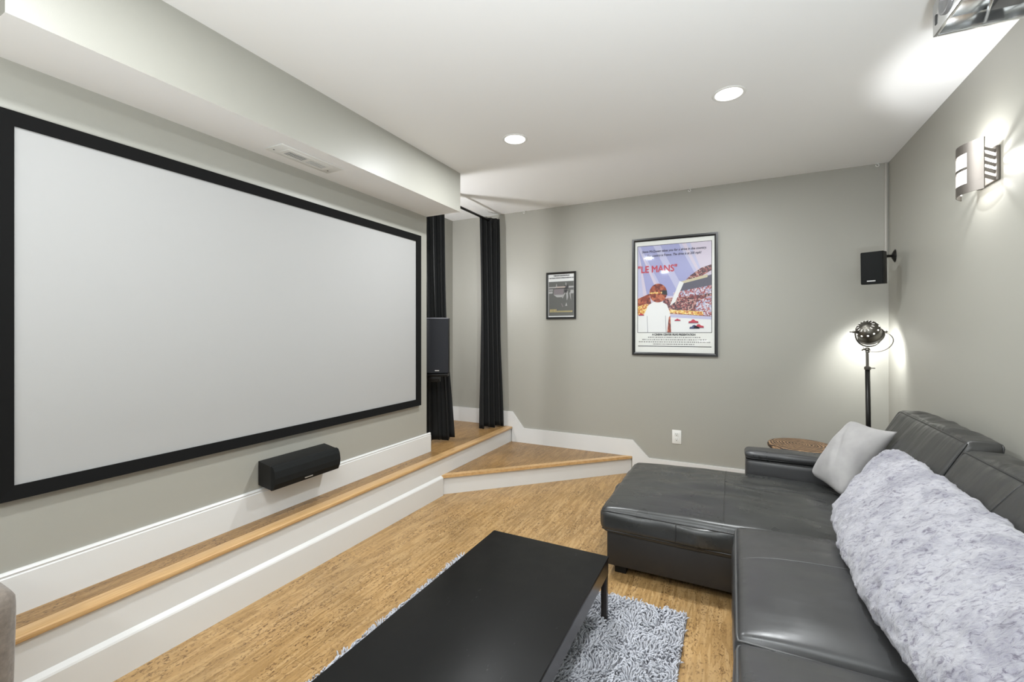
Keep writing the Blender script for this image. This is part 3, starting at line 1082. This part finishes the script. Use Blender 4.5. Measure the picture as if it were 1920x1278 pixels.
# curved shade: arc in plan, standing off the wall
HB = 0.128
def arc_plate(bm, y0, y1, z0, z1, r_off=0.0, th=0.004, k=10):
    A, B = [], []
    for i in range(k + 1):
        y = y0 + (y1 - y0) * i / k
        xx = -0.125 + 0.055 * (y / 0.125) ** 2 + r_off
        A.append((xx, y)); B.append((xx + th, y))
    prism(bm, A + B[::-1], z0, z1, 'z')
bm = bmesh.new()
arc_plate(bm, -0.125, 0.125, 0.078, HB)
arc_plate(bm, -0.125, 0.125, -HB, -0.078)
arc_plate(bm, -0.125, -0.062, -0.078, 0.078)
arc_plate(bm, 0.110, 0.125, -0.078, 0.078)
arc_plate(bm, -0.062, 0.110, -0.007, 0.007)
arc_plate(bm, 0.060, 0.070, -0.078, 0.078)
obj('shade', bm, M_NICKEL, t, 30)
bm = bmesh.new(); arc_plate(bm, -0.115, 0.118, -0.100, 0.100, 0.006, 0.003); obj('diffuser', bm, M_GLOW2, t, 30)
for s in (-1, 1):
    bm = bmesh.new()
    for k in range(5):
        z = -0.060 + k * 0.034
        prism(bm, [(-0.066, z), (-0.016, z - 0.026), (-0.016, z - 0.008), (-0.066, z + 0.018)], s * 0.088 - 0.003, s * 0.088 + 0.003, 'y')
    box(bm, (-0.068, s * 0.088 - 0.004, -0.085), (-0.060, s * 0.088 + 0.004, 0.085))
    obj('side_louvre', bm, M_NICKEL, t)
light('sconce_bulb', 'POINT', (XR - 0.052, SCY, SCZ + 0.03), 8.5, (0.97, 0.985, 1.0), 0.016)

# ================================================================== PROJECTOR
t = thing('ceiling_projector', 'silver white projector hung from ceiling at the right wall', 'projector', (0.93, 2.32, 2.70), 0.03)
bm = bmesh.new()
# casing with an open recessed underside
x0, x1, y0, y1, z0, z1 = -0.20, 0.235, -0.17, 0.07, 0.0, 0.13
w = 0.014
box(bm, (x0, y0, z0), (x0 + w, y1, z1), 0.003)
box(bm, (x1 - w, y0, z0), (x1, y1, z1), 0.003)
box(bm, (x0 + w, y0, z0), (x1 - w, y0 + w, z1), 0.003)
box(bm, (x0 + w, y1 - w, z0), (x1 - w, y1, z1), 0.003)
box(bm, (x0 + w, y0 + w, 0.06), (x1 - w, y1 - w, z1), 0.003)
obj('casing', bm, M_CHROME, t, 40)
bm = bmesh.new(); lathe(bm, [(0, 0.004), (0.034, 0.004), (0.040, 0.012), (0.046, 0.012), (0.048, 0.0)], 32, Matrix.Translation((x0, -0.06, 0.066)) @ Matrix.Rotation(-PI / 2, 4, 'Y'))
obj('lens', bm, simple('grey_lens_cover', (0.20, 0.20, 0.20), 0.25), t, True)
newbox('ir_window', (x0 - 0.002, 0.035, 0.035), (x0 + 0.004, 0.048, 0.075), M_SLOT, t, 0.002)
bm = bmesh.new()
box(bm, (-0.06, -0.10, 0.02), (0.03, 0.0, 0.062), 0.004)
obj('lamp_cover', bm, simple('grey_module', (0.10, 0.10, 0.10), 0.5), t, 40)
for xa in (-0.10, 0.06):
    bm = bmesh.new()
    tube(bm, [(xa, y0 + 0.02, 0.03), (xa + 0.05, y1 - 0.02, 0.012)], 0.006, 8)
    obj('brace', bm, M_CHROME, t, True)
bm = bmesh.new()
tube(bm, [(0.0, -0.05, 0.128), (0.0, -0.05, 0.236)], 0.02, 16)
lathe(bm, [(0, 0.2385), (0.06, 0.2385), (0.06, 0.228), (0.022, 0.222)], 28, Matrix.Translation((0, -0.05, 0)))
obj('ceiling_mount', bm, M_WPLAST, t, 50)

# ================================================================== POSTERS
def flat(col, name=None, rough=0.5):
    return simple(name or 'print_%02x%02x%02x' % tuple(int(max(0, min(1, c)) * 255) for c in col), tuple(col), rough)


def srgb(r, g, b):
    return tuple(((c / 255) / 12.92 if c / 255 <= 0.04045 else ((c / 255 + 0.055) / 1.055) ** 2.4) for c in (r, g, b))


def poly(bm, pts, y, mi):
    f_ = bm.faces.new([bm.verts.new((p[0], y, p[1])) for p in pts])
    f_.material_index = mi


def text_mesh(body, size, m, parent, loc, bold=0.0, sx=1.0, name='lettering', shear=0.0, align='CENTER', extrude=0.0002, fat=0.0):
    cu = bpy.data.curves.new('t', 'FONT')
    cu.body = body; cu.size = size; cu.align_x = align; cu.align_y = 'CENTER'
    cu.offset = bold; cu.shear = shear; cu.extrude = extrude; cu.resolution_u = 3
    ob = bpy.data.objects.new('t', cu); COL.objects.link(ob)
    bpy.context.view_layer.update()
    me = bpy.data.meshes.new_from_object(ob.evaluated_get(bpy.context.evaluated_depsgraph_get()))
    bpy.data.objects.remove(ob); bpy.data.curves.remove(cu)
    me.name = name
    mt = Matrix.Translation(loc) @ Matrix.Rotation(PI / 2, 4, 'X') @ Matrix.Diagonal((sx, 1, 1, 1))
    me.transform(mt)
    if fat:
        b2 = bmesh.new()
        for k, (ax_, az_) in enumerate(((0, 0), (fat, 0), (-fat, 0), (0, fat), (0, -fat))):
            m2 = me.copy(); m2.transform(Matrix.Translation((ax_, -0.00002 * k, az_))); b2.from_mesh(m2); bpy.data.meshes.remove(m2)
        b2.to_mesh(me); b2.free()
    me.materials.clear(); me.materials.append(m)
    o = bpy.data.objects.new(name, me); COL.objects.link(o); o.parent = parent
    return o


def frame(t, w, h, fw, depth, m):
    bm = bmesh.new()
    X, Zz = w / 2, h / 2
    prof = [(0, -0.001), (0, -depth), (fw * 0.55, -depth), (fw, -depth * 0.72), (fw, -0.001)]
    cs = [(-1, -1), (1, -1), (1, 1), (-1, 1)]
    rings = [[bm.verts.new((sx * (X - a), d, sz * (Zz - a))) for a, d in prof] for sx, sz in cs]
    for i in range(4):
        A, B = rings[i], rings[(i + 1) % 4]
        for k in range(len(prof)):
            k2 = (k + 1) % len(prof)
            bm.faces.new((A[k], A[k2], B[k2], B[k]))
    return obj('frame', bm, m, t)


def pane_mat():
    m = bpy.data.materials.new('thin_glazing')
    m.use_nodes = True
    nt = m.node_tree
    nt.nodes.remove(nt.nodes['Principled BSDF'])
    tr = N(nt, 'ShaderNodeBsdfTransparent'); gl = N(nt, 'ShaderNodeBsdfGlossy'); gl.inputs['Roughness'].default_value = 0.04
    fr = N(nt, 'ShaderNodeFresnel'); fr.inputs[0].default_value = 1.28
    mx = N(nt, 'ShaderNodeMixShader')
    nt.links.new(fr.outputs[0], mx.inputs[0]); nt.links.new(tr.outputs[0], mx.inputs[1]); nt.links.new(gl.outputs[0], mx.inputs[2])
    nt.links.new(mx.outputs[0], nt.nodes['Material Output'].inputs[0])
    return m


M_PANE = pane_mat()
M_PFRAME = simple('black_picture_frame', (0.010, 0.010, 0.010), 0.3)

PW, PH = 0.826, 1.220
pc = thing('framed_poster', 'large framed racing film poster with red LE MANS title on back wall', 'framed poster', (-0.548, YB, 1.868))
frame(pc, PW, PH, 0.030, 0.024, M_PFRAME)
newbox('paper', (-PW / 2 + 0.02, -0.008, -PH / 2 + 0.02), (PW / 2 - 0.02, -0.001, PH / 2 - 0.02), flat(srgb(228, 228, 222), 'poster_paper'), pc)


def speckle(name, cols, scale, base=(0.2, 0.1, 0.1)):
    m, nt, b = mat(name)
    vo = N(nt, 'ShaderNodeTexVoronoi'); vo.inputs['Scale'].default_value = scale
    nt.links.new(coords(nt), vo.inputs['Vector'])
    sp = N(nt, 'ShaderNodeSeparateColor'); nt.links.new(vo.outputs['Color'], sp.inputs[0])
    st = [(i / len(cols), c) for i, c in enumerate(cols)]
    nt.links.new(ramp(nt, sp.outputs[0], st, 'CONSTANT'), b.inputs['Base Color'])
    setp(b, Roughness=0.6)
    return m


sky = srgb(158, 160, 200); sky2 = srgb(186, 186, 212); pink = srgb(204, 194, 208)
m_list = [flat(srgb(40, 38, 40), 'print_black'), flat(sky, 'print_periwinkle'), flat(sky2, 'print_pale_blue'), flat(pink, 'print_mauve'),
          flat(srgb(226, 226, 224), 'print_white'),
          speckle('print_crowd_dark', [srgb(110, 62, 66), srgb(150, 84, 84), srgb(74, 52, 60), srgb(190, 150, 140)], 75),
          speckle('print_crowd_light', [srgb(188, 130, 132), srgb(210, 205, 215), srgb(150, 80, 84), srgb(170, 175, 200)], 80),
          speckle('print_yellow', [srgb(222, 180, 90), srgb(190, 110, 60), srgb(235, 215, 150)], 90),
          flat(srgb(92, 90, 104), 'print_slate'), flat(srgb(200, 190, 160), 'print_cream'),
          speckle('print_hill', [srgb(140, 66, 50), srgb(165, 86, 62), srgb(112, 52, 44), srgb(186, 110, 80)], 45),
          flat(srgb(186, 44, 66), 'print_red'), flat(srgb(70, 78, 120), 'print_navy')]
IX, IT, IBm = 0.355, 0.530, -0.372      # picture area
bm = bmesh.new()
yq = -0.0085
# picture border line
poly(bm, [(-IX - .005, IBm - .005), (IX + .005, IBm - .005), (IX + .005, IT + .005), (-IX - .005, IT + .005)], yq, 0)
poly(bm, [(-IX, IBm), (IX, IBm), (IX, IT), (-IX, IT)], yq - .0003, 3)
# slanted sky bands
def clipband(x0a, x0b, top, bot, dx):
    return [(max(-IX, min(IX, x0a)), top), (max(-IX, min(IX, x0b)), top), (max(-IX, min(IX, x0b + dx)), bot), (max(-IX, min(IX, x0a + dx)), bot)]
for (a_, b_, mi) in ((-0.355, -0.29, 2), (-0.33, -0.20, 1), (-0.20, -0.13, 2), (-0.13, 0.05, 1), (-0.52, -0.40, 1), (-0.66, -0.56, 2), (0.05, 0.08, 2), (0.12, 0.16, 2)):
    poly(bm, clipband(a_, b_, IT, 0.0, 0.26), yq - .0005 - 0.00002 * (a_ + 1), mi)
# white track
poly(bm, [(-IX, IBm), (IX, IBm), (IX, -0.24), (0.0, -0.21), (-IX, -0.13)], yq - .0008, 4)
# grandstand at right: roof, shade, tiers of crowd
poly(bm, [(0.02, 0.05), (IX, 0.24), (IX, 0.30), (0.26, 0.27), (0.16, 0.20)], yq - .0010, 5)
poly(bm, [(0.06, 0.12), (IX, 0.20), (IX, -0.02), (0.04, -0.02)], yq - .0011, 8)
poly(bm, [(0.06, 0.115), (0.32, 0.175), (0.32, 0.205), (0.06, 0.140)], yq - .0012, 9)
poly(bm, [(0.00, 0.035), (IX, 0.095), (IX, 0.015), (0.00, -0.02)], yq - .0013, 6)
poly(bm, [(-0.10, -0.025), (IX, 0.01), (IX, -0.215), (-0.10, -0.175)], yq - .0014, 5)
poly(bm, [(0.22, -0.07), (IX, 0.0), (IX, -0.21), (0.20, -0.19)], yq - .0015, 6)
poly(bm, [(-0.08, -0.135), (0.28, -0.165), (0.28, -0.205), (-0.08, -0.170)], yq - .0016, 7)
poly(bm, [(-0.08, -0.19), (IX, -0.215), (IX, -0.245), (-0.08, -0.215)], yq - .0016, 2)
# pale beam of light in the sky
poly(bm, [(-0.035, -0.10), (0.02, -0.06), (0.100, 0.13), (0.060, 0.15)], yq - .0017, 4)
# low foliage at left
poly(bm, [(-IX, -0.02), (-0.24, 0.03), (-0.20, -0.16), (-IX, -0.16)], yq - .0018, 10)
poly(bm, [(-IX, -0.10), (-0.26, -0.07), (-0.20, -0.16), (-IX, -0.19)], yq - .0019, 7)
# generic helmeted driver seen from behind, arms down
wp = [(-0.290, IBm), (-0.300, -0.28), (-0.285, -0.17), (-0.245, -0.085), (-0.19, -0.055), (-0.12, -0.055), (-0.065, -0.085), (-0.035, -0.16), (-0.025, -0.26), (-0.03, IBm)]
poly(bm, wp, yq - .0021, 4)
hc = [(-0.150 + 0.088 * math.cos(2 * PI * k / 28), 0.035 + 0.098 * math.sin(2 * PI * k / 28)) for k in range(28)]
poly(bm, hc, yq - .0023, 10)
poly(bm, [(-0.110, 0.020), (-0.058, 0.012), (-0.064, 0.060), (-0.110, 0.062)], yq - .0024, 0)
poly(bm, [(-0.236, 0.028), (-0.110, 0.030), (-0.110, 0.046), (-0.237, 0.044)], yq - .0024, 7)
poly(bm, [(-0.045, -0.22), (-0.030, -0.20), (-0.022, IBm), (-0.060, IBm)], yq - .0022, 10)
for sx_ in (-0.262, -0.078):
    poly(bm, [(sx_, -0.20), (sx_ + .003, -0.20), (sx_ + .010, IBm), (sx_ + .006, IBm)], yq - .0024, 8)
# little cars
for (x, z, mi) in ((0.19, -0.262, 11), (0.04, -0.245, 11), (-0.32, -0.185, 11), (0.20, -0.318, 12), (0.24, -0.310, 11)):
    s = 0.045 if z < -0.25 else 0.028
    poly(bm, [(x - s, z - s * .3), (x + s, z - s * .3), (x + s, z), (x + s * .4, z + s * .15), (x + s * .1, z + s * .45), (x - s * .3, z + s * .4), (x - s * .5, z + s * .1), (x - s, z)], yq - .0024, mi)
    poly(bm, [(x - s * 1.1, z - s * .45), (x + s * 1.1, z - s * .45), (x + s, z - s * .3), (x - s, z - s * .3)], yq - .0024, 8)
# thin rule at the foot
poly(bm, [(-IX, -0.520), (IX, -0.520), (IX, -0.513), (-IX, -0.513)], yq - .0003, 0)
obj('artwork', bm, m_list, pc)
yt = yq - .0032
tk = flat(srgb(52, 44, 74), 'print_ink')
text_mesh('"LE MANS"', 0.098, m_list[11], pc, (-0.158, yt, 0.282), fat=0.0024, sx=0.86, name='title_lettering')
text_mesh('Steve McQueen takes you for a drive in the country.', 0.034, tk, pc, (0.0, yt, 0.470),  sx=0.86, shear=0.2, fat=0.0007, name='tagline_lettering')
text_mesh('The country is France. The drive is at 200 mph!', 0.034, tk, pc, (0.0, yt, 0.425),  sx=0.80, shear=0.2, fat=0.0007, name='tagline_lettering')
text_mesh('A CINEMA CENTER FILMS PRESENTATION', 0.028, m_list[0], pc, (0.0, yt, -0.396),  sx=0.80, fat=0.0009, name='credit_lettering')
bm = bmesh.new()
rr_ = random.Random(5)
for z, x0_, x1_ in ((-0.424, -0.25, 0.25), (-0.448, -0.31, 0.31), (-0.471, -0.345, 0.345), (-0.494, -0.20, 0.20)):
    x = x0_
    while x < x1_:
        wd = rr_.uniform(0.006, 0.016)
        poly(bm, [(x, z - .005), (x + wd, z - .005), (x + wd, z + .005), (x, z + .005)], yq - .0004, 0)
        x += wd + rr_.uniform(0.004, 0.009)
obj('credit_lines', bm, flat(srgb(120, 118, 116), 'print_grey_ink'), pc)
newbox('glazing', (-PW / 2 + 0.026, -0.0175, -PH / 2 + 0.026), (PW / 2 - 0.026, -0.0155, PH / 2 - 0.026), M_PANE, pc)

# small poster
QW, QH = 0.357, 0.536
pq = thing('framed_poster', 'small framed black and white sports print left of the large poster', 'framed poster', (-1.765, YB, 1.917))
frame(pq, QW, QH, 0.022, 0.022, M_PFRAME)
newbox('paper', (-QW / 2 + 0.015, -0.008, -QH / 2 + 0.015), (QW / 2 - 0.015, -0.001, QH / 2 - 0.015), m_list[4], pq)
g1 = flat(srgb(98, 98, 94), 'print_mid_grey'); g2 = flat(srgb(170, 168, 166), 'print_light_grey'); g3 = flat(srgb(62, 60, 60), 'print_dark_grey')
g4 = flat(srgb(226, 205, 130), 'print_pale_yellow'); g5 = flat(srgb(196, 178, 168), 'print_beige'); g6 = flat(srgb(130, 122, 124), 'print_warm_grey')
bm = bmesh.new()
QX, QT, QB = 0.152, 0.162, -0.232
poly(bm, [(-QX, QB), (QX, QB), (QX, QT), (-QX, QT)], yq, 0)
for (x0_, x1_, z0_, z1_, mi) in ((-.152, -.06, .088, .102, 1), (-.15, -.10, .06, .075, 1), (-.152, -.105, .025, .05, 1), (-.07, .05, .090, .103, 4), (.09, .15, .085, .105, 1),
                                 (.11, .15, .02, .06, 1), (-.09, .03, .01, .075, 5), (.04, .085, .075, .12, 2), (-.15, .15, .078, .084, 2)):
    poly(bm, [(x0_, z0_), (x1_, z0_), (x1_ + .004, z1_), (x0_ + .004, z1_)], yq - .0004 - mi * .0001, mi)
for pts, mi in (([(-.09, .01), (.03, .01), (.02, -.02), (-.05, -.02)], 1), ([(.01, -.02), (.05, .04), (.055, .03), (.02, -.035)], 1),
                ([(.06, .05), (.08, .045), (.085, -.02), (.07, -.06), (.065, -.02)], 1), ([(.10, .03), (.115, .03), (.12, -.06), (.11, -.02)], 1),
                ([(.04, .06), (.075, .07), (.07, .03), (.045, .03)], 2), ([(.055, .18 - .03), (.065, .14), (.063, .10), (.055, .12)], 1),
                ([(-.06, .12), (-.055, .14), (-.05, .12), (-.05, .09), (-.06, .09)], 1), ([(.05, -.12), (.065, -.08), (.075, -.12)], 1), ([(.0, -.09), (.015, -.13), (.03, -.13), (.01, -.09)], 5)):
    poly(bm, pts, yq - .0012, mi)
obj('artwork', bm, [g1, g2, g3, g4, g5, g6], pq)
bm = bmesh.new()
for z, x0_, x1_, h_ in ((0.229, -0.09, 0.10, 0.008), (0.203, -0.150, 0.150, 0.008)):
    x = x0_
    while x < x1_:
        wd = rr_.uniform(0.006, 0.018)
        poly(bm, [(x, z - h_), (x + wd, z - h_ * rr_.uniform(.6, 1)), (x + wd, z + h_ * rr_.uniform(.4, 1)), (x, z + h_ * .5)], yq - .0003, 0)
        x += wd + rr_.uniform(0.002, 0.005)
obj('heading_lines', bm, m_list[0], pq)
bm = bmesh.new()
x = -0.138
while x < 0.14:
    wd = rr_.uniform(0.006, 0.011); hh = 0.018 if x < -0.055 else 0.009
    poly(bm, [(x, -0.192), (x + wd * .6, -0.192), (x + wd, -0.192 + 2 * hh), (x + wd * .4, -0.192 + 2 * hh)], yq - .0014, 0)
    x += wd + 0.004
obj('footer_lines', bm, g4, pq)
newbox('glazing', (-QW / 2 + 0.019, -0.0165, -QH / 2 + 0.019), (QW / 2 - 0.019, -0.0145, QH / 2 - 0.019), M_PANE, pq)

# ================================================================== OUTLET
t = thing('wall_outlet', 'white duplex electrical outlet on back wall above the baseboard', 'outlet', (-0.517, YB, 0.429))
newbox('cover_plate', (-0.044, -0.006, -0.070), (0.044, -0.0005, 0.070), M_WPLAST, t, 0.003)
for s in (-1, 1):
    bm = bmesh.new()
    box(bm, (-0.020, -0.0085, s * 0.026 - 0.018), (0.020, -0.0055, s * 0.026 + 0.018), 0.004, 2)
    so = obj('socket', bm, M_WPLAST, t, 40)
    bm = bmesh.new()
    z = s * 0.026
    box(bm, (-0.009, -0.0092, z + 0.001), (-0.006, -0.0080, z + 0.011)); box(bm, (0.006, -0.0092, z + 0.001), (0.009, -0.0080, z + 0.011))
    lathe(bm, [(0, 0), (0.0042, 0)], 10, Matrix.Translation((0, -0.0092, z - 0.009)) @ Matrix.Rotation(PI / 2, 4, 'X'))
    obj('slot', bm, M_SLOT, so)

# ================================================================== CABLE RACEWAY + CEILING HOOKS
o = newbox('cable_raceway', (XR - 0.030, YB - 0.014, 2.13), (XR - 0.010, YB - 0.001, CEIL - 0.001), painted('raceway_paint', (0.42, 0.40, 0.36), 0.4), None, 0.004)
tag(o, 'thin painted cable raceway running up the far right corner above the speaker', 'cable cover')
first = None
for x, lb in ((-0.394, 'tiny white ceiling hook above the large poster'), (-2.23, 'tiny white ceiling hook near the curtain at back wall'), (1.10, 'tiny white ceiling hook in the far right corner')):
    if first is None:
        t = thing('ceiling_hook', lb, 'hook', (x, YB - 0.02, CEIL), 0, 'white hooks along the back wall ceiling')
        bm = bmesh.new(); box(bm, (-0.014, -0.006, -0.004), (0.014, 0.012, -0.0005), 0.001)
        pts = [(0.0, 0.003, -0.003)] + [(0.011 * math.sin(a), 0.003, -0.018 - 0.011 * math.cos(a) + 0.0) for a in [PI - 5.2 * k / 14 for k in range(15)]]
        obj('base', bm, M_WPLAST, t, 40)
        bm = bmesh.new(); tube(bm, pts, 0.003, 8); obj('hook', bm, M_WPLAST, t, True)
        first = t
    else:
        t = first.copy(); COL.objects.link(t); t.location = (x, YB - 0.02, CEIL); t['label'] = lb
        for ch in list(first.children):
            c = ch.copy(); COL.objects.link(c); c.parent = t

# ================================================================== TAUPE CHAIR at the left edge
t = thing('upholstered_chair', 'taupe velour upholstered chair, only its back edge showing beside platform', 'chair', (-2.135, 0.42, 0))


def cpad(name, lo, hi, r, bulge, warp=None):
    c = Vector([(a + b) / 2 for a, b in zip(lo, hi)]); h = [(b - a) / 2 for a, b in zip(lo, hi)]
    bm, f = pad(h, r, bulge, (20, 12, 20), (lambda q, p: warp(q + c)) if warp else (lambda q, p: q + c), 0.005, 6)
    return obj(name, bm, M_TAUPE, t, True)


cpad('seat', (-0.22, -0.50, 0.28), (0.19, 0.0, 0.42), 0.04, (0.01, 0.01, 0.02))
cpad('backrest', (-0.23, 0.0, 0.28), (0.232, 0.10, 0.738), 0.035, (0.006, 0.012, 0.004), lambda q: Vector((q.x * (0.80 + 0.20 * min(1, max(0, (q.z - 0.25) / 0.42))), q.y, q.z)))
for px_, py_ in ((-0.16, -0.44), (0.13, -0.44), (-0.16, 0.04), (0.13, 0.04)):
    bm = bmesh.new(); tube(bm, [(px_, py_, 0.30), (px_ * 1.1, py_ * 1.02, 0.0)], [0.02, 0.014], 12); obj('leg', bm, M_BLACK, t, True)
